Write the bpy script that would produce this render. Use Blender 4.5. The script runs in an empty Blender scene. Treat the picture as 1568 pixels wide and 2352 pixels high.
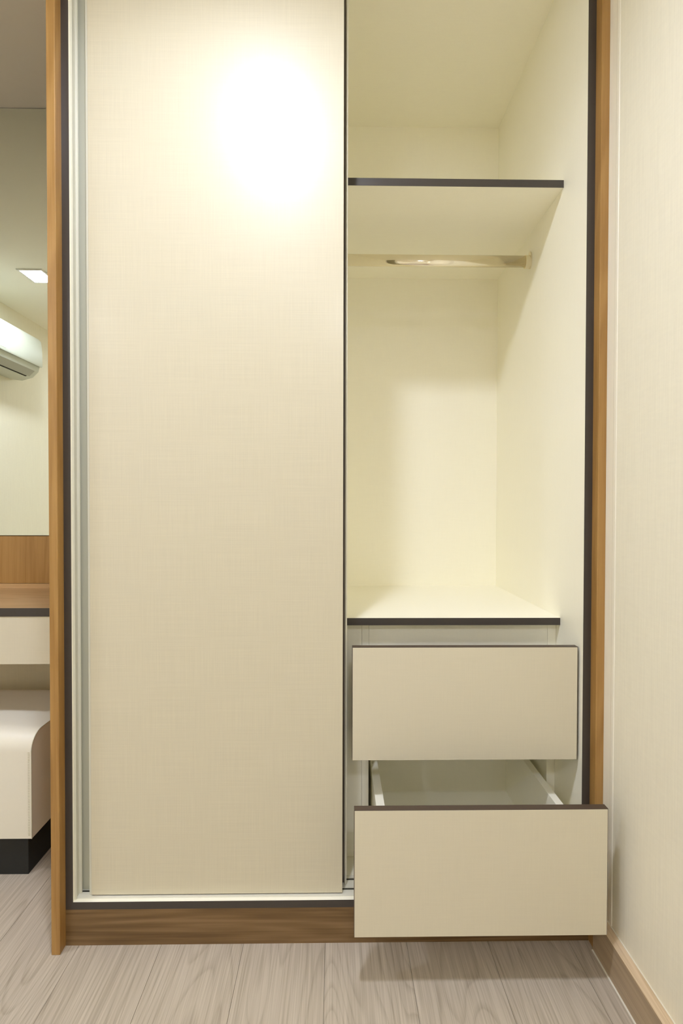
import bpy, bmesh, math, random
from mathutils import Vector, Matrix

C = bpy.context.scene.collection
SC = bpy.context.scene
random.seed(4)

# ------------------------------------------------------------------ camera
cam_d = bpy.data.cameras.new('camera')
cam_d.sensor_fit = 'HORIZONTAL'
cam_d.sensor_width = 36.0
cam_d.lens = 1100.0 / 1568.0 * 36.0
cam_d.clip_start = 0.02
cam = bpy.data.objects.new('camera', cam_d)
C.objects.link(cam)
CH = 0.967
yaw, pitch, roll = 0.0134, 0.01336, 0.00201
fw = Vector((math.sin(yaw) * math.cos(pitch), math.cos(yaw) * math.cos(pitch), -math.sin(pitch)))
rt = Vector((math.cos(yaw), -math.sin(yaw), 0.0))
up = rt.cross(fw)
# the photograph is rolled very slightly clockwise in the image plane
cr, sr = math.cos(-roll), math.sin(-roll)
rt2 = rt * cr + up * -sr
up2 = rt * sr + up * cr
M = Matrix((rt2, up2, -fw)).transposed().to_4x4()
M.translation = Vector((0.0, 0.0, CH))
cam.matrix_world = M
SC.camera = cam

# ------------------------------------------------------------------ world, light, exposure
w = bpy.data.worlds.new('world')
w.use_nodes = True
w.node_tree.nodes['Background'].inputs[0].default_value = (0.9, 0.85, 0.75, 1)
w.node_tree.nodes['Background'].inputs[1].default_value = 0.02
SC.world = w
LAMP_FRONT = 112.0    # emission of the two square diffusers near the wardrobe
LAMP_SIDE = 75.0      # the one that the mirror shows
LAMP_FILL = 95.0      # emission of the two added, unseen fill lights further back
BEAM = {'door': 4.6, 'mirror': 4.5, 'rear': 4.6}   # downward beam of each light (W)
BEAM_SPREAD = 145.0   # full beam angle (degrees)
LAMP_COL = (1.0, 1.06, 1.24, 1)
SC.view_settings.view_transform = 'Standard'
SC.view_settings.look = 'None'
SC.view_settings.gamma = 1.0
SC.view_settings.use_curve_mapping = False
SC.view_settings.exposure = 0.17
SC.cycles.max_bounces = 16
SC.cycles.diffuse_bounces = 10
SC.cycles.glossy_bounces = 6
SC.cycles.use_denoising = True
SC.cycles.caustics_reflective = False


# ------------------------------------------------------------------ helpers
def box(bm, x0, x1, y0, y1, z0, z1):
    v = [bm.verts.new(p) for p in ((x0, y0, z0), (x1, y0, z0), (x1, y1, z0), (x0, y1, z0),
                                   (x0, y0, z1), (x1, y0, z1), (x1, y1, z1), (x0, y1, z1))]
    for f in ((3, 2, 1, 0), (4, 5, 6, 7), (0, 1, 5, 4), (1, 2, 6, 5), (2, 3, 7, 6), (3, 0, 4, 7)):
        bm.faces.new([v[i] for i in f])


def finish(name, bm, mat, parent=None, bevel=0.0, seg=2, smooth=False):
    bm.normal_update()
    if bevel:
        bmesh.ops.bevel(bm, geom=[e for e in bm.edges], offset=bevel, segments=seg, profile=0.5, affect='EDGES')
    org = Vector((0, 0, 0))
    if parent is not None:
        p = parent
        while p is not None:
            org += p.location
            p = p.parent
        bm.transform(Matrix.Translation(-org))
    me = bpy.data.meshes.new(name)
    bm.to_mesh(me)
    bm.free()
    me.materials.append(mat)
    if smooth:
        for p in me.polygons:
            p.use_smooth = True
    o = bpy.data.objects.new(name, me)
    C.objects.link(o)
    o.parent = parent
    return o


def bx(name, mat, dims, parent=None, bevel=0.0):
    bm = bmesh.new()
    box(bm, *dims)
    return finish(name, bm, mat, parent, bevel)


def prism(bm, pts, axis, a0, a1):
    """closed outline pts (2D) extruded along axis ('x' or 'y'), given in (other, z)"""
    def P(p, a):
        return (a, p[0], p[1]) if axis == 'x' else (p[0], a, p[1])
    A = [bm.verts.new(P(p, a0)) for p in pts]
    B = [bm.verts.new(P(p, a1)) for p in pts]
    n = len(pts)
    for i in range(n):
        bm.faces.new((A[i], A[(i + 1) % n], B[(i + 1) % n], B[i]))
    bm.faces.new(A[::-1])
    bm.faces.new(B)
    bmesh.ops.recalc_face_normals(bm, faces=bm.faces[:])


def tag(o, label=None, cat=None, group=None, kind=None):
    if label:
        o['label'] = label
    if cat:
        o['category'] = cat
    if group:
        o['group'] = group
    if kind:
        o['kind'] = kind
    return o


def empty(name, loc, label, cat, group=None):
    o = bpy.data.objects.new(name, None)
    o.empty_display_size = 0.1
    o.location = loc
    C.objects.link(o)
    return tag(o, label, cat, group)


# ------------------------------------------------------------------ materials
def mat(name):
    m = bpy.data.materials.new(name)
    m.use_nodes = True
    nt = m.node_tree
    return m, nt, nt.nodes['Principled BSDF']


def plain(name, col, rough=0.5, metal=0.0, spec=0.5, vary=0.0, coat=0.0):
    m, nt, b = mat(name)
    b.inputs['Base Color'].default_value = (*col, 1)
    b.inputs['Roughness'].default_value = rough
    b.inputs['Metallic'].default_value = metal
    b.inputs['Specular IOR Level'].default_value = spec
    if coat:
        b.inputs['Coat Weight'].default_value = coat
        b.inputs['Coat Roughness'].default_value = 0.15
    if vary:
        tc = nt.nodes.new('ShaderNodeTexCoord')
        n = nt.nodes.new('ShaderNodeTexNoise')
        n.inputs['Scale'].default_value = 90
        n.inputs['Detail'].default_value = 4
        nt.links.new(tc.outputs['Object'], n.inputs['Vector'])
        r = nt.nodes.new('ShaderNodeValToRGB')
        r.color_ramp.elements[0].color = (*[c * (1 - vary) for c in col], 1)
        r.color_ramp.elements[1].color = (*[min(1, c * (1 + vary)) for c in col], 1)
        nt.links.new(n.outputs['Fac'], r.inputs['Fac'])
        nt.links.new(r.outputs['Color'], b.inputs['Base Color'])
    return m


def stretched(nt, scale, nscale, detail, src='Object'):
    tc = nt.nodes.new('ShaderNodeTexCoord')
    mp = nt.nodes.new('ShaderNodeMapping')
    mp.inputs['Scale'].default_value = scale
    n = nt.nodes.new('ShaderNodeTexNoise')
    n.inputs['Scale'].default_value = nscale
    n.inputs['Detail'].default_value = detail
    n.inputs['Roughness'].default_value = 0.6
    nt.links.new(tc.outputs[src], mp.inputs['Vector'])
    nt.links.new(mp.outputs['Vector'], n.inputs['Vector'])
    return n


def woven(name, col, amp, rough, warp, weft, bump=0.05, spec=0.5, wamp=1.0, coat=0.0, crough=0.2):
    """linen-like laminate / wallpaper: crossed stretched noises"""
    m, nt, b = mat(name)
    a = stretched(nt, warp, 1.0, 4)
    c = stretched(nt, weft, 1.0, 4)
    mx = nt.nodes.new('ShaderNodeMath')
    mx.operation = 'MULTIPLY_ADD'
    nt.links.new(c.outputs['Fac'], mx.inputs[0])
    mx.inputs[1].default_value = wamp
    nt.links.new(a.outputs['Fac'], mx.inputs[2])
    mr = nt.nodes.new('ShaderNodeMapRange')
    mr.inputs['From Min'].default_value = 0.32 * (1 + wamp)
    mr.inputs['From Max'].default_value = 0.68 * (1 + wamp)
    nt.links.new(mx.outputs[0], mr.inputs['Value'])
    r = nt.nodes.new('ShaderNodeMix')
    r.data_type = 'RGBA'
    r.inputs['A'].default_value = (*[x * (1 - amp) for x in col], 1)
    r.inputs['B'].default_value = (*[min(1, x * (1 + amp)) for x in col], 1)
    nt.links.new(mr.outputs['Result'], r.inputs['Factor'])
    nt.links.new(r.outputs['Result'], b.inputs['Base Color'])
    b.inputs['Roughness'].default_value = rough
    b.inputs['Specular IOR Level'].default_value = spec
    if coat:
        b.inputs['Coat Weight'].default_value = coat
        b.inputs['Coat Roughness'].default_value = crough
    bp = nt.nodes.new('ShaderNodeBump')
    bp.inputs['Strength'].default_value = bump
    bp.inputs['Distance'].default_value = 0.001
    nt.links.new(mr.outputs['Result'], bp.inputs['Height'])
    nt.links.new(bp.outputs['Normal'], b.inputs['Normal'])
    return m


def wood(name, dark, mid, light, axis, rough=0.42, fine=220.0, broad=9.0, contrast=1.0, spec=0.5, bump=0.04, long=1.2):
    """wood print with its grain along axis 0/1/2"""
    m, nt, b = mat(name)
    s = [broad] * 3
    s[axis] = long
    big = stretched(nt, s, 1.0, 2)
    big.inputs['Distortion'].default_value = 0.8
    # broad noise bends a set of rings -> cathedral figure
    mth = nt.nodes.new('ShaderNodeMath')
    mth.operation = 'MULTIPLY'
    nt.links.new(big.outputs['Fac'], mth.inputs[0])
    mth.inputs[1].default_value = 34.0
    sn = nt.nodes.new('ShaderNodeMath')
    sn.operation = 'SINE'
    nt.links.new(mth.outputs[0], sn.inputs[0])
    s2 = [fine] * 3
    s2[axis] = fine / 40.0
    fn = stretched(nt, s2, 1.0, 5)
    ma = nt.nodes.new('ShaderNodeMath')
    ma.operation = 'MULTIPLY_ADD'
    nt.links.new(sn.outputs[0], ma.inputs[0])
    ma.inputs[1].default_value = 0.16
    nt.links.new(fn.outputs['Fac'], ma.inputs[2])
    r = nt.nodes.new('ShaderNodeValToRGB')
    r.color_ramp.elements[0].position = 0.5 - 0.32 / contrast
    r.color_ramp.elements[0].color = (*dark, 1)
    r.color_ramp.elements[1].position = 0.5 + 0.32 / contrast
    r.color_ramp.elements[1].color = (*light, 1)
    e = r.color_ramp.elements.new(0.5)
    e.color = (*mid, 1)
    nt.links.new(ma.outputs[0], r.inputs['Fac'])
    nt.links.new(r.outputs['Color'], b.inputs['Base Color'])
    b.inputs['Roughness'].default_value = rough
    b.inputs['Specular IOR Level'].default_value = spec
    bp = nt.nodes.new('ShaderNodeBump')
    bp.inputs['Strength'].default_value = bump
    bp.inputs['Distance'].default_value = 0.001
    nt.links.new(fn.outputs['Fac'], bp.inputs['Height'])
    nt.links.new(bp.outputs['Normal'], b.inputs['Normal'])
    return m, nt, b, r


def floor_material():
    """pale greyish wood-look vinyl, grain along Y, each plank with its own offset and tone"""
    m, nt, b = mat('vinyl_wood')
    tc = nt.nodes.new('ShaderNodeTexCoord')
    oi = nt.nodes.new('ShaderNodeObjectInfo')
    sc = nt.nodes.new('ShaderNodeVectorMath')
    sc.operation = 'SCALE'
    sc.inputs[0].default_value = (37.0, 91.0, 13.0)
    nt.links.new(oi.outputs['Random'], sc.inputs['Scale'])
    ad = nt.nodes.new('ShaderNodeVectorMath')
    ad.operation = 'ADD'
    nt.links.new(tc.outputs['Object'], ad.inputs[0])
    nt.links.new(sc.outputs['Vector'], ad.inputs[1])

    def noise(scale, detail, dist=0.0):
        mp = nt.nodes.new('ShaderNodeMapping')
        mp.inputs['Scale'].default_value = scale
        nt.links.new(ad.outputs['Vector'], mp.inputs['Vector'])
        n = nt.nodes.new('ShaderNodeTexNoise')
        n.inputs['Scale'].default_value = 1.0
        n.inputs['Detail'].default_value = detail
        n.inputs['Distortion'].default_value = dist
        nt.links.new(mp.outputs['Vector'], n.inputs['Vector'])
        return n
    big = noise((8.0, 1.1, 1.0), 1.0, 0.3)
    mth = nt.nodes.new('ShaderNodeMath')
    mth.operation = 'MULTIPLY'
    nt.links.new(big.outputs['Fac'], mth.inputs[0])
    mth.inputs[1].default_value = 20.0
    fr = nt.nodes.new('ShaderNodeMath')
    fr.operation = 'FRACT'
    nt.links.new(mth.outputs[0], fr.inputs[0])
    # thin dark growth line where the fraction wraps
    line = nt.nodes.new('ShaderNodeValToRGB')
    line.color_ramp.elements[0].position = 0.0
    line.color_ramp.elements[0].color = (0, 0, 0, 1)
    line.color_ramp.elements[1].position = 0.32
    line.color_ramp.elements[1].color = (1, 1, 1, 1)
    e = line.color_ramp.elements.new(0.92)
    e.color = (0.85, 0.85, 0.85, 1)
    e = line.color_ramp.elements.new(1.0)
    e.color = (0.1, 0.1, 0.1, 1)
    nt.links.new(fr.outputs[0], line.inputs['Fac'])
    fn = noise((330.0, 7.0, 1.0), 4.0)
    md = noise((45.0, 2.2, 1.0), 3.0)
    a1 = nt.nodes.new('ShaderNodeMath')
    a1.operation = 'MULTIPLY_ADD'
    nt.links.new(line.outputs['Color'], a1.inputs[0])
    a1.inputs[1].default_value = 0.24
    nt.links.new(fn.outputs['Fac'], a1.inputs[2])
    a2 = nt.nodes.new('ShaderNodeMath')
    a2.operation = 'MULTIPLY_ADD'
    nt.links.new(md.outputs['Fac'], a2.inputs[0])
    a2.inputs[1].default_value = 0.42
    nt.links.new(a1.outputs[0], a2.inputs[2])
    a3 = nt.nodes.new('ShaderNodeMath')
    a3.operation = 'MULTIPLY_ADD'
    nt.links.new(oi.outputs['Random'], a3.inputs[0])
    a3.inputs[1].default_value = 0.06
    nt.links.new(a2.outputs[0], a3.inputs[2])
    r = nt.nodes.new('ShaderNodeValToRGB')
    r.color_ramp.elements[0].position = 0.55
    r.color_ramp.elements[0].color = (*FLOOR_D, 1)
    r.color_ramp.elements[1].position = 1.25 if False else 1.0
    r.color_ramp.elements[1].color = (*FLOOR_M, 1)
    r2 = nt.nodes.new('ShaderNodeMapRange')
    r2.inputs['From Min'].default_value = 0.55
    r2.inputs['From Max'].default_value = 1.20
    nt.links.new(a3.outputs[0], r2.inputs['Value'])
    mixc = nt.nodes.new('ShaderNodeMix')
    mixc.data_type = 'RGBA'
    mixc.inputs['A'].default_value = (*FLOOR_D, 1)
    mixc.inputs['B'].default_value = (*FLOOR_L, 1)
    nt.nodes.remove(r)
    nt.links.new(r2.outputs['Result'], mixc.inputs['Factor'])
    nt.links.new(mixc.outputs['Result'], b.inputs['Base Color'])
    b.inputs['Roughness'].default_value = 0.5
    b.inputs['Specular IOR Level'].default_value = 0.35
    bp = nt.nodes.new('ShaderNodeBump')
    bp.inputs['Strength'].default_value = 0.05
    bp.inputs['Distance'].default_value = 0.001
    nt.links.new(fn.outputs['Fac'], bp.inputs['Height'])
    nt.links.new(bp.outputs['Normal'], b.inputs['Normal'])
    return m


FLOOR_D, FLOOR_M, FLOOR_L = (0.34, 0.285, 0.215), (0.46, 0.40, 0.34), (0.57, 0.50, 0.405)
WALLC = (0.84, 0.80, 0.665)
m_wall = woven('cream_wallpaper', WALLC, 0.035, 0.6, (300, 300, 9), (40, 40, 160), 0.12, 0.3, 0.5)
m_ceil = plain('ceiling_paint', (0.93, 0.90, 0.79), 0.8, vary=0.01)
m_floor = floor_material()
m_subfloor = plain('floor_joint', (0.25, 0.22, 0.19), 0.8)
m_white = woven('white_melamine', (0.94, 0.915, 0.79), 0.012, 0.38, (260, 260, 20), (20, 260, 260), 0.02, 0.4)
m_linen = woven('linen_laminate', (0.65, 0.60, 0.455), 0.05, 0.40, (430, 1, 9), (7, 1, 520), 0.03, 0.4, 1.0, 0.45, 0.23)
m_front = woven('fine_linen_laminate', (0.68, 0.63, 0.49), 0.025, 0.4, (520, 1, 14), (12, 1, 560), 0.04, 0.45, 1.0)
m_dark = plain('dark_edge_band', (0.056, 0.047, 0.041), 0.38, spec=0.5, vary=0.06)
m_brownband = plain('brown_edge_band', (0.075, 0.05, 0.035), 0.45)
m_woodv = wood('walnut_vertical', (0.31, 0.16, 0.042), (0.39, 0.215, 0.064), (0.44, 0.255, 0.082), 2, 0.36, 260, 14, 0.9)[0]
m_woodh = wood('walnut_horizontal', (0.12, 0.065, 0.022), (0.18, 0.105, 0.04), (0.25, 0.155, 0.07), 0, 0.42, 160, 16, 1.0)[0]
m_desk = wood('oak_desktop', (0.44, 0.27, 0.11), (0.52, 0.33, 0.15), (0.58, 0.38, 0.19), 0, 0.42, 200, 10, 0.9)[0]
m_skirt = wood('skirting_wood', (0.36, 0.27, 0.18), (0.42, 0.32, 0.21), (0.47, 0.37, 0.25), 1, 0.42, 160, 30, 0.9)[0]
m_skirtcap = wood('skirting_cap_wood', (0.54, 0.40, 0.25), (0.66, 0.51, 0.34), (0.72, 0.58, 0.41), 1, 0.42, 160, 60, 1.0)[0]
m_alu = plain('satin_aluminium', (0.66, 0.65, 0.55), 0.42, 0.0, 0.5)
m_aluw = plain('grey_aluminium_web', (0.50, 0.50, 0.41), 0.45, 0.0, 0.5)
m_alub = plain('bright_profile', (0.76, 0.745, 0.65), 0.3, 0.1, 0.6)
m_caulk = plain('cream_sealant', (0.84, 0.80, 0.68), 0.45)
m_chrome = plain('warm_chrome', (0.86, 0.80, 0.66), 0.10, 1.0)
m_mirror = plain('mirror_glass', (0.86, 0.90, 0.82), 0.004, 1.0)
m_leather = plain('cream_leather', (0.80, 0.765, 0.645), 0.38, spec=0.5, vary=0.015)
m_seam = plain('leather_seam', (0.56, 0.53, 0.40), 0.6)
m_black = plain('black_base', (0.010, 0.011, 0.010), 0.6, vary=0.2)
m_ac = plain('white_plastic', (0.60, 0.63, 0.555), 0.32, spec=0.5)
m_acg = plain('grey_plastic', (0.46, 0.47, 0.41), 0.45)
m_slot = plain('vent_dark', (0.03, 0.03, 0.02), 0.8)
m_frame = plain('lamp_frame_white', (0.85, 0.83, 0.78), 0.4)


def emit(name, s):
    m, nt, b = mat(name)
    b.inputs['Base Color'].default_value = (0.9, 0.9, 0.88, 1)
    b.inputs['Emission Color'].default_value = LAMP_COL
    b.inputs['Emission Strength'].default_value = s
    return m


m_emf = emit('lit_diffuser_front', LAMP_FRONT)
m_emr = emit('added_fill_diffuser', LAMP_FILL)
m_emm = emit('lit_diffuser_side', LAMP_SIDE)

# ------------------------------------------------------------------ dimensions
XWR, XWL, YB, YR, ZC = 0.584, -2.148, 1.64, -2.0, 2.270
D0, D1 = 1.0238, 1.0465          # front of the brown boards, front of the dark strips
XLO, XLI, XLS = -0.6072, -0.5888, -0.5730
XRS, XRI, XRO = 0.5483, 0.5655, 0.5835
DS = 1.155                       # front of the shelves
DB = 1.6231                      # face of the back panel
ZD = 0.0955                      # deck of the bottom board
ZT = 2.2384                      # underside of the top board

# ------------------------------------------------------------------ room shell
fl = bx('floor', m_subfloor, (XWL - 0.1, XWR + 0.1, YR - 0.1, YB + 0.1, -0.10, -0.0035))
tag(fl, kind='structure')
pw, pl, gap = 0.180, 1.22, 0.0006
plank_mesh = {}
x = -0.2 - pw * 11
col = 0
while x < XWR:
    y = YR - (0.0, 0.20, 0.95, 0.10, 1.10)[col % 5]
    while y < YB:
        ya, yb = max(y, YR), min(y + pl, YB)
        xa, xb = max(x, XWL), min(x + pw, XWR)
        if yb - ya > 0.01 and xb - xa > 0.01:
            key = (round(xb - xa, 4), round(yb - ya, 4))
            if key not in plank_mesh:
                bm = bmesh.new()
                box(bm, gap / 2, key[0] - gap / 2, gap / 2, key[1] - gap / 2, -0.0035, 0.0)
                bmesh.ops.bevel(bm, geom=[e for e in bm.edges if all(v.co.z > -0.001 for v in e.verts)],
                                offset=0.0003, segments=1, affect='EDGES')
                me = bpy.data.meshes.new('plank')
                bm.to_mesh(me)
                bm.free()
                me.materials.append(m_floor)
                plank_mesh[key] = me
            o = bpy.data.objects.new('plank', plank_mesh[key])
            o.location = (xa, ya, 0)
            C.objects.link(o)
            o.parent = fl
        y += pl
    x += pw
    col += 1
tag(bx('ceiling', m_ceil, (XWL - 0.1, XWR + 0.1, YR - 0.1, YB + 0.1, ZC, ZC + 0.1)), kind='structure')
tag(bx('wall_right', m_wall, (XWR, XWR + 0.1, YR, YB, -0.1, ZC)), kind='structure')
tag(bx('wall_left', m_wall, (XWL - 0.1, XWL, YR, YB, -0.1, ZC)), kind='structure')
tag(bx('wall_back', m_wall, (XWL - 0.1, XWR + 0.1, YB, YB + 0.1, -0.1, ZC)), kind='structure')
tag(bx('wall_front', m_wall, (XWL - 0.1, XWR + 0.1, YR - 0.1, YR, -0.1, ZC)), kind='structure')

# skirting on the right wall: brown face, paler cap
bm = bmesh.new()
box(bm, 0.5630, XWR, YR, D0 - 0.0005, 0.0, 0.0792)
sk = finish('baseboard_right', bm, m_skirt)
tag(sk, kind='structure')
bx('cap', m_skirtcap, (0.5626, XWR, YR, D0 - 0.0005, 0.0785, 0.0802), sk, 0.0006)
bm = bmesh.new()
box(bm, XWL, XWL + 0.02, YR, YB, 0.0, 0.080)
tag(finish('baseboard_left', bm, m_skirt, bevel=0.001), kind='structure')
# sealant beads
tag(bx('trim_1', m_caulk, (0.5818, 0.5840, YR, D0 - 0.001, 0.0800, 0.0822), None, 0.0005), kind='structure')
tag(bx('trim_2', m_caulk, (0.5600, 0.5632, YR, D0 - 0.001, 0.0, 0.0022), None, 0.0005), kind='structure')
bm = bmesh.new()
prism(bm, [(0.5841, 0.988), (0.5826, 0.9895), (0.5824, 0.996), (0.5831, 1.000), (0.5832, 1.014), (0.5824, 1.0235), (0.5841, 1.0235)], 'y', 0, 1)
# prism above is built in (x, z) along y: turn it upright so that it runs along z
for v in bm.verts:
    v.co = Vector((v.co.x, v.co.z, 0.0825 + v.co.y * (ZC - 0.0825)))
bmesh.ops.recalc_face_normals(bm, faces=bm.faces[:])
tag(finish('trim_3', bm, m_caulk), kind='structure')

# ------------------------------------------------------------------ wardrobe
W = empty('wardrobe', (0.0, D0, 0.0),
          'tall built-in wardrobe framed in brown wood with sliding doors and pulled-out drawers', 'wardrobe')
sp = bx('side_panel', m_woodv, (XLO, XLI, D0, YB - 0.001, 0.0, ZC - 0.001), W, 0.0012)
sp = bx('side_panel', m_woodv, (XRI, XRO, D0, YB - 0.001, 0.0, ZC - 0.001), W, 0.0012)
bx('plinth', m_woodh, (XLI, XRI, D1, D1 + 0.018, 0.0, 0.0795), W)
bx('header', m_woodh, (XLI, XRI, D1, D1 + 0.018, 2.2545, ZC - 0.001), W)
# white lining boards with dark front edges
for n, dims, ed in (
        ('lining_panel', (XLI, XLS, D1 + 0.0008, DB, ZD, ZT), (XLI, XLS, D1, D1 + 0.0008, 0.0795, 2.2545)),
        ('lining_panel', (XRS, XRI, D1 + 0.0008, DB, ZD, ZT), (XRS, XRI, D1, D1 + 0.0008, 0.0795, 2.2545)),
        ('bottom_board', (XLI, XRI, D1 + 0.0008, DB, 0.0795, ZD), (XLS, XRS, D1, D1 + 0.0008, 0.0795, ZD)),
        ('top_board', (XLI, XRI, D1 + 0.0008, DB, ZT, 2.2545), (XLS, XRS, D1, D1 + 0.0008, ZT, 2.2545))):
    o = bx(n, m_white, dims, W)
    e = bx('edge_strip', m_dark, ed, o)
    e['label'] = 'dark front edge strip'
bx('back_panel', m_white, (XLI, XRI, DB, DB + 0.012, 0.0795, 2.2545), W)
# centre divider behind the doors
bx('divider', m_white, (-0.030, -0.014, DS, DB, ZD, ZT), W)
# upper shelf and counter shelf
for n, z0, z1, lab in (('shelf', 1.7331, 1.7506, 'upper shelf'), ('shelf', 0.6775, 0.6946, 'lower shelf above the drawers')):
    o = bx(n, m_white, (-0.014, XRS, DS + 0.0008, DB, z0, z1), W)
    o['label'] = lab
    e = bx('edge_strip', m_dark, (-0.014, XRS, DS, DS + 0.0008, z0 - 0.0002, z1 + 0.0002), o)
    e['label'] = 'dark front edge strip'
# drawer housing
FC = 1.177
bx('filler_panel', m_white, (-0.014, 0.0666, FC, FC + 0.016, ZD, 0.6775), W)
bx('housing_side', m_white, (0.0672, 0.0840, FC, DB, ZD, 0.6775), W)
bx('housing_side', m_white, (0.5273, XRS - 0.0004, FC, DB, ZD, 0.6775), W)
bx('top_rail', m_white, (0.0846, 0.5267, FC, FC + 0.016, 0.593, 0.6775), W)

# bottom track: three raised strips leave two dark grooves
tr = bx('bottom_track', m_alub, (XLS, XRS, 1.0560, 1.0730, ZD, ZD + 0.0016), W)
bx('track_rib', m_alub, (XLS, XRS, 1.0790, 1.1010, ZD, ZD + 0.0016), tr)
bx('track_rib', m_alub, (XLS, XRS, 1.1070, 1.1160, ZD, ZD + 0.0016), tr)
g = bx('groove', m_slot, (XLS + 0.001, XRS - 0.001, 1.0732, 1.0788, ZD, ZD + 0.0003), tr)
g = bx('groove', m_slot, (XLS + 0.001, XRS - 0.001, 1.1012, 1.1068, ZD, ZD + 0.0003), tr)
tt = bx('top_track', m_alub, (XLS, XRS, 1.0520, 1.1160, 2.2290, ZT), W)

# aluminium jamb channel on the left lining board
jb = bmesh.new()
box(jb, XLS, XLS + 0.0020, 1.0530, 1.1180, ZD + 0.002, 2.228)
jamb = finish('jamb_channel', jb, m_alu, W)
bx('channel_lip', m_alu, (XLS + 0.0020, XLS + 0.0045, 1.0530, 1.0550, ZD + 0.002, 2.228), jamb)
bx('channel_lip', m_alub, (XLS + 0.0020, XLS + 0.0075, 1.0690, 1.0720, ZD + 0.002, 2.228), jamb)
bx('channel_web', m_aluw, (XLS + 0.0020, -0.5300, 1.0800, 1.0825, ZD + 0.002, 2.228), jamb)


def door(x0, x1, y0, y1, lab):
    o = bx('sliding_door', m_linen, (x0, x1, y0, y1, 0.0990, 2.2275), W, 0.0006)
    o['label'] = lab
    return o


fd = door(-0.5405, 0.0178, 1.0620, 1.0790, 'front sliding door in cream linen laminate')
p = bx('edge_profile', m_alu, (-0.5465, -0.5407, 1.0650, 1.0790, 0.0975, 2.2275), fd, 0.0006)
bx('bottom_edge', m_brownband, (-0.5390, 0.0170, 1.0630, 1.0780, 0.0977, 0.0990), fd)
rd = door(-0.5250, 0.0180, 1.0930, 1.1100, 'rear sliding door behind the front one')
p = bx('edge_profile', m_brownband, (0.0180, 0.0222, 1.0930, 1.1100, 0.0980, 2.2275), rd)
p['label'] = 'dark edge strip'
p = bx('edge_profile', m_alub, (0.0240, 0.0276, 1.0875, 1.1100, 0.0980, 2.2275), rd, 0.0007)
p['label'] = 'bright aluminium edge profile'
m_pull = m_alu
bx('pull_groove', m_alu, (0.0222, 0.0239, 1.0936, 1.0950, 0.0980, 2.2275), rd)

# hanging rail: oval chromed tube with an end socket
bm = bmesh.new()
N = 32
rz, ry = 0.0160, 0.0085
zc, yc = 1.6545, 1.350
rings = []
for xx in (-0.013, XRS - 0.004):
    rings.append([bm.verts.new((xx, yc + ry * math.copysign(abs(math.cos(a)) ** 0.75, math.cos(a)),
                                zc + rz * math.copysign(abs(math.sin(a)) ** 0.9, math.sin(a))))
                  for a in [2 * math.pi * i / N for i in range(N)]])
for i in range(N):
    bm.faces.new((rings[0][i], rings[1][i], rings[1][(i + 1) % N], rings[0][(i + 1) % N]))
bm.faces.new(rings[0]); bm.faces.new(rings[1][::-1])
bmesh.ops.recalc_face_normals(bm, faces=bm.faces[:])
rail = finish('hanging_rail', bm, m_chrome, W, smooth=True)
for p in rail.data.polygons:
    if len(p.vertices) > 4:
        p.use_smooth = False
rail['label'] = 'oval chromed hanging rail'


def socket(x0, x1, xf):
    bm = bmesh.new()
    for (a, b2, hz, hy, dz) in ((x0, x1, 0.0185, 0.0120, -0.0010), (xf, XRS if xf > 0.3 else -0.014, 0.0240, 0.0125, 0.0035)):
        r = []
        for xx in (a, b2):
            r.append([bm.verts.new((xx, yc + hy * math.cos(t), zc + dz + hz * math.sin(t))) for t in
                      [2 * math.pi * i / N for i in range(N)]])
        for i in range(N):
            bm.faces.new((r[0][i], r[1][i], r[1][(i + 1) % N], r[0][(i + 1) % N]))
        bm.faces.new(r[0]); bm.faces.new(r[1][::-1])
    bmesh.ops.recalc_face_normals(bm, faces=bm.faces[:])
    o = finish('rail_socket', bm, m_chrome, rail)
    return o


socket(XRS - 0.016, XRS - 0.003, XRS - 0.0035)
socket(-0.014 + 0.003, -0.014 + 0.016, -0.014 + 0.0035)


def drawer(dfront, z0, z1, xb0, xb1, zb0, zb1, depth, lab):
    """white drawer box, front of fine linen laminate with a brown edge band"""
    x0, x1, th = 0.0398, 0.5425, 0.0150
    y0 = dfront + th
    y1 = y0 + depth
    o = bx('drawer', m_white, (xb0 + 0.0190, xb1 - 0.0170, y0, y1, zb0, zb0 + 0.010), W)
    o['label'] = lab
    bx('drawer_side', m_white, (xb0, xb0 + 0.0190, y0, y1, zb0 - 0.008, zb1), o, 0.0005)
    bx('drawer_side', m_white, (xb1 - 0.0170, xb1, y0, y1, zb0 - 0.008, zb1), o, 0.0005)
    bx('drawer_back', m_white, (xb0 + 0.0190, xb1 - 0.0170, y1 - 0.014, y1, zb0 + 0.010, zb1), o)
    f = bx('drawer_front', m_front, (x0, x1, dfront, dfront + 0.0012, z0, z1), o)
    e = bx('edge_band', m_brownband, (x0 - 0.0008, x1 + 0.0012, dfront + 0.0006, dfront + th, z0 - 0.0002, z1 + 0.0012), o)
    e['label'] = 'dark brown edge band'
    return o


drawer(1.0600, 0.3990, 0.6510, 0.0923, 0.5100, 0.425, 0.589, 0.430, 'upper drawer, pulled out a little')
drawer(0.9360, 0.1126, 0.3646, 0.0923, 0.5100, 0.136, 0.3025, 0.426, 'lower drawer, pulled far out and open')

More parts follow.
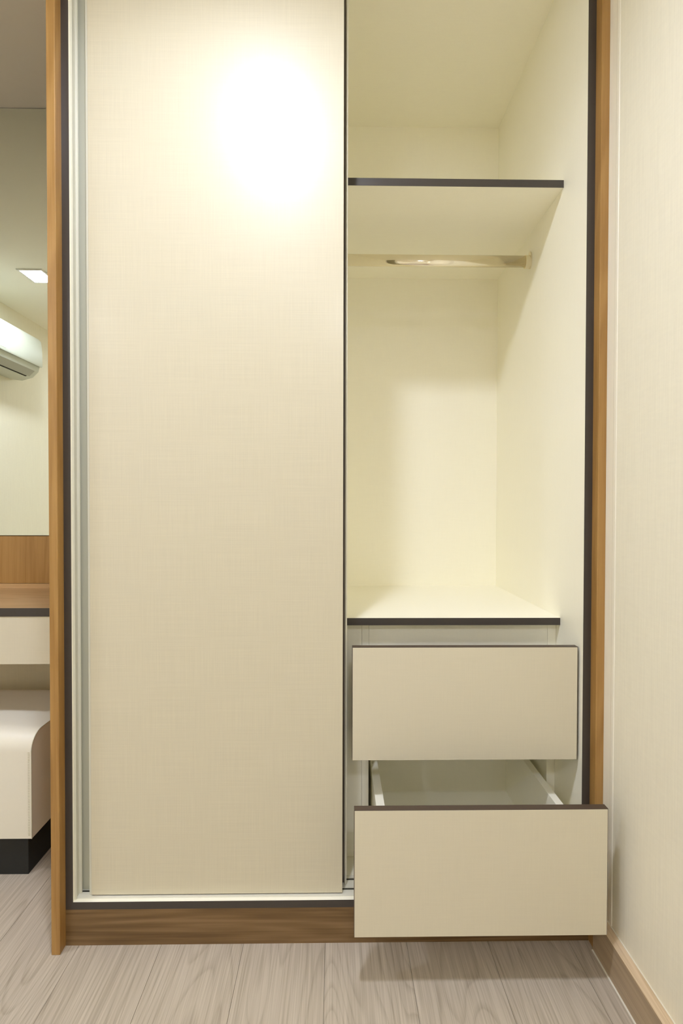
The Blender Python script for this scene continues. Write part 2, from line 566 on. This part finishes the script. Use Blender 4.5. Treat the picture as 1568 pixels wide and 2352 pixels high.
# ------------------------------------------------------------------ dressing table left of the wardrobe
DT = empty('dressing_table', (-1.3, 1.44, 0.0),
           'wall-mounted wooden dressing table with a pale drawer front, left of the wardrobe', 'dressing table')
YF, YV, XT0, XT1 = 1.2833, 1.6000, -2.08, XLO - 0.001
bx('tabletop', m_desk, (XT0, XT1, YF + 0.0008, YV, 0.6700, 0.6920), DT)
e = bx('edge_strip', m_dark, (XT0, XT1, YF, YF + 0.0008, 0.6698, 0.6922), DT)
e['label'] = 'dark front edge strip'
dr = bx('drawer_front', m_front, (-1.35, XT1 - 0.002, YF + 0.002, YF + 0.018, 0.5418, 0.6690), DT)
dr['label'] = 'pale linen drawer front'
dr = bx('drawer_front', m_front, (XT0 + 0.002, -1.353, YF + 0.002, YF + 0.018, 0.5418, 0.6690), DT)
bx('apron_panel', m_white, (XT0, XT0 + 0.016, YF + 0.020, YV, 0.5450, 0.6695), DT)
bx('apron_panel', m_white, (XT1 - 0.016, XT1, YF + 0.020, YV, 0.5450, 0.6695), DT)
bx('upstand', m_desk, (XT0, XT1, YV, YB - 0.001, 0.6700, 0.7060), DT)
bx('back_board', m_woodv, (XT0, XT1, YV, YB - 0.001, 0.7072, 0.8640), DT)

MR = empty('wall_mirror', (-1.3, YB, 0.866),
           'tall frameless mirror left of the wardrobe reflecting the ceiling and air conditioner', 'mirror')
bx('glass', m_mirror, (XT0, XT1, YV, YV + 0.005, 0.8665, 2.2650), MR)
bx('backing', m_brownband, (XT0, XT1, YV + 0.005, YB - 0.001, 0.8665, 2.2690), MR)

# ------------------------------------------------------------------ leather stool
SX0, SX1, SY0, SY1 = -1.26, -0.7806, 1.235, 1.560
ST = empty('stool', (-1.02, 1.40, 0.0), 'low cream leather stool on a recessed black base under the dressing table', 'stool')


def stool_profile(inset=0.0, z0=0.106):
    pts = [(SY0 + inset, z0), (SY1 - inset, z0)]
    R = 0.045
    ztop = 0.3760
    for i in range(9):
        a = math.pi / 2 * i / 8
        pts.append((SY1 - inset - R + R * math.cos(a), ztop - R + R * math.sin(a)))
    for i in range(1, 9):       # gentle dome between the corners
        t = i / 9
        pts.append((SY1 - R + (SY0 + R - SY1 + R) * t, ztop))
    for i in range(9):
        a = math.pi / 2 + math.pi / 2 * i / 8
        pts.append((SY0 + inset + R + R * math.cos(a), ztop - R + R * math.sin(a)))
    return pts


bm = bmesh.new()
prof = stool_profile()
NX = 14
rows = []
for k in range(NX + 1):
    t = k / NX
    xx = SX0 + (SX1 - SX0) * t
    dome = 0.010 * (1 - abs(2 * t - 1) ** 3.5)
    row = []
    for (yy, zz) in prof:
        s = max(0.0, min(1.0, (zz - 0.106) / 0.27))
        u = max(0.0, 1 - abs(2 * (yy - SY0) / (SY1 - SY0) - 1) ** 2.5)
        puff = 0.004 * (1 - abs(2 * t - 1) ** 4) * (1 if yy < SY0 + 0.02 else 0) * math.sin(math.pi * min(1, s))
        row.append(bm.verts.new((xx, yy - puff, zz + dome * s ** 6 * (0.35 + 0.65 * u))))
    rows.append(row)
n = len(prof)
for k in range(NX):
    for i in range(n):
        bm.faces.new((rows[k][i], rows[k][(i + 1) % n], rows[k + 1][(i + 1) % n], rows[k + 1][i]))
bm.faces.new(rows[0]); bm.faces.new(rows[-1][::-1])
bmesh.ops.recalc_face_normals(bm, faces=bm.faces[:])
seat = finish('seat', bm, m_leather, ST, smooth=True)
for p in seat.data.polygons:
    if len(p.vertices) > 4:
        p.use_smooth = False
seat.data.set_sharp_from_angle(angle=math.radians(60))


def tube(bm, path, r, seg=8):
    prev = None
    for i, p in enumerate(path):
        p = Vector(p)
        a = Vector(path[max(0, i - 1)])
        b = Vector(path[min(len(path) - 1, i + 1)])
        d = (b - a).normalized()
        s = Vector((1, 0, 0)) if abs(d.x) < 0.9 else Vector((0, 1, 0))
        u = d.cross(s).normalized()
        v = d.cross(u).normalized()
        ring = [bm.verts.new(p + u * r * math.cos(2 * math.pi * j / seg) + v * r * math.sin(2 * math.pi * j / seg)) for j in range(seg)]
        if prev:
            for j in range(seg):
                bm.faces.new((prev[j], prev[(j + 1) % seg], ring[(j + 1) % seg], ring[j]))
        prev = ring


for sx in (SX0, SX1):
    bm = bmesh.new()
    path = [(sx, yy, zz) for (yy, zz) in prof[1:]] + [(sx, prof[0][0], prof[0][1])]
    tube(bm, path, 0.0011, 6)
    o = finish('piping', bm, m_seam, seat, smooth=True)
# stitches beside the front right corner seam
bm = bmesh.new()
zz = 0.115
while zz < 0.33:
    box(bm, SX1 - 0.0085, SX1 - 0.0045, SY0 - 0.0012, SY0 + 0.001, zz, zz + 0.0012)
    zz += 0.0042
o = finish('stitching', bm, m_seam, seat)
o['kind'] = 'stuff'
bx('base', m_black, (SX0 + 0.02, -0.8005, 1.2523, SY1 - 0.02, 0.0, 0.106), ST, 0.001)

# ------------------------------------------------------------------ air conditioner on the left wall
AC = empty('air_conditioner', (XWL, 0.35, 1.95),
           'white wall-mounted air conditioner seen in the mirror left of the wardrobe', 'air conditioner')
AY0, AY1 = -0.035, 0.735


def rounded_prism(name, pts, mt, y0, y1, parent, bev):
    bm = bmesh.new()
    prism(bm, pts, 'y', y0, y1)
    bm.normal_update()
    ends = [e for e in bm.edges if abs(e.verts[0].co.y - e.verts[1].co.y) < 1e-6]
    bmesh.ops.bevel(bm, geom=ends, offset=bev, segments=5, profile=0.5, affect='EDGES')
    o = finish(name, bm, mt, parent, smooth=True)
    o.data.set_sharp_from_angle(angle=math.radians(35))
    return o


rounded_prism('body', [(XWL, 1.800), (-2.080, 1.792), (-2.010, 1.812), (-1.972, 1.850), (-1.965, 1.880),
                       (-1.972, 2.040), (-1.990, 2.066), (-2.040, 2.078), (XWL, 2.080)], m_ac, AY0 + 0.004, AY1 - 0.004, AC, 0.012)
rounded_prism('front_panel', [(-1.972, 1.884), (-1.953, 1.880), (-1.948, 1.890), (-1.950, 1.990), (-1.958, 2.050), (-1.972, 2.066), (-1.985, 2.066)],
              m_ac, AY0, AY1, AC, 0.010)
o = bx('badge', m_acg, (-1.9495, -1.9470, 0.325, 0.375, 1.8945, 1.8990), AC)
# air outlet slot and louvre under the body, following the sloping underside
bm = bmesh.new()
prism(bm, [(-2.022, 1.8065), (-2.012, 1.8095), (-2.013, 1.8130), (-2.023, 1.8100)], 'y', AY0 + 0.07, AY1 - 0.07)
finish('outlet_slot', bm, m_slot, AC)
bm = bmesh.new()
prism(bm, [(-2.008, 1.8115), (-1.9735, 1.8465), (-1.9755, 1.8500), (-2.010, 1.8150)], 'y', AY0 + 0.05, AY1 - 0.05)
finish('louvre', bm, m_acg, AC)


# ------------------------------------------------------------------ square ceiling lights; the rear pair is added fill
def ceiling_light(x, y, mt, beam, label, sx=0.12, sy=0.14):
    t = empty('ceiling_light', (x, y, ZC), label, 'ceiling light', 'square ceiling lights')
    bm = bmesh.new()
    hx, hy, fr = sx / 2, sy / 2, 0.012
    for d in ((x - hx - fr, x + hx + fr, y - hy - fr, y - hy), (x - hx - fr, x + hx + fr, y + hy, y + hy + fr),
              (x - hx - fr, x - hx, y - hy, y + hy), (x + hx, x + hx + fr, y - hy, y + hy)):
        box(bm, *d, ZC - 0.006, ZC - 0.0002)
    finish('frame', bm, m_frame, t)
    bx('diffuser', mt, (x - hx + 0.0003, x + hx - 0.0003, y - hy + 0.0003, y + hy - 0.0003, ZC - 0.004, ZC - 0.001), t)
    ld = bpy.data.lights.new('beam', 'AREA')
    ld.shape = 'RECTANGLE'
    ld.size, ld.size_y = sx - 0.01, sy - 0.01
    ld.energy = BEAM[beam]
    ld.color = LAMP_COL[:3]
    ld.spread = math.radians(BEAM_SPREAD)
    lo = bpy.data.objects.new('beam', ld)
    lo.location = (0, 0, -0.0055)
    C.objects.link(lo)
    lo.parent = t


ceiling_light(-1.690, 0.437, m_emm, 'mirror', 'lit square ceiling light seen in the mirror above the air conditioner')
ceiling_light(-0.205, 0.462, m_emf, 'door', 'lit square ceiling light glaring on the upper part of the cream sliding door')
ceiling_light(-1.750, -1.200, m_emr, 'rear', 'added unseen fill light further back in the room beside the air conditioner')  # added out of view to brighten the room
ceiling_light(0.150, -1.150, m_emr, 'rear', 'added unseen fill light further back in the room nearest the plain papered wall')  # second added fill light, out of view, kept clear of door reflections
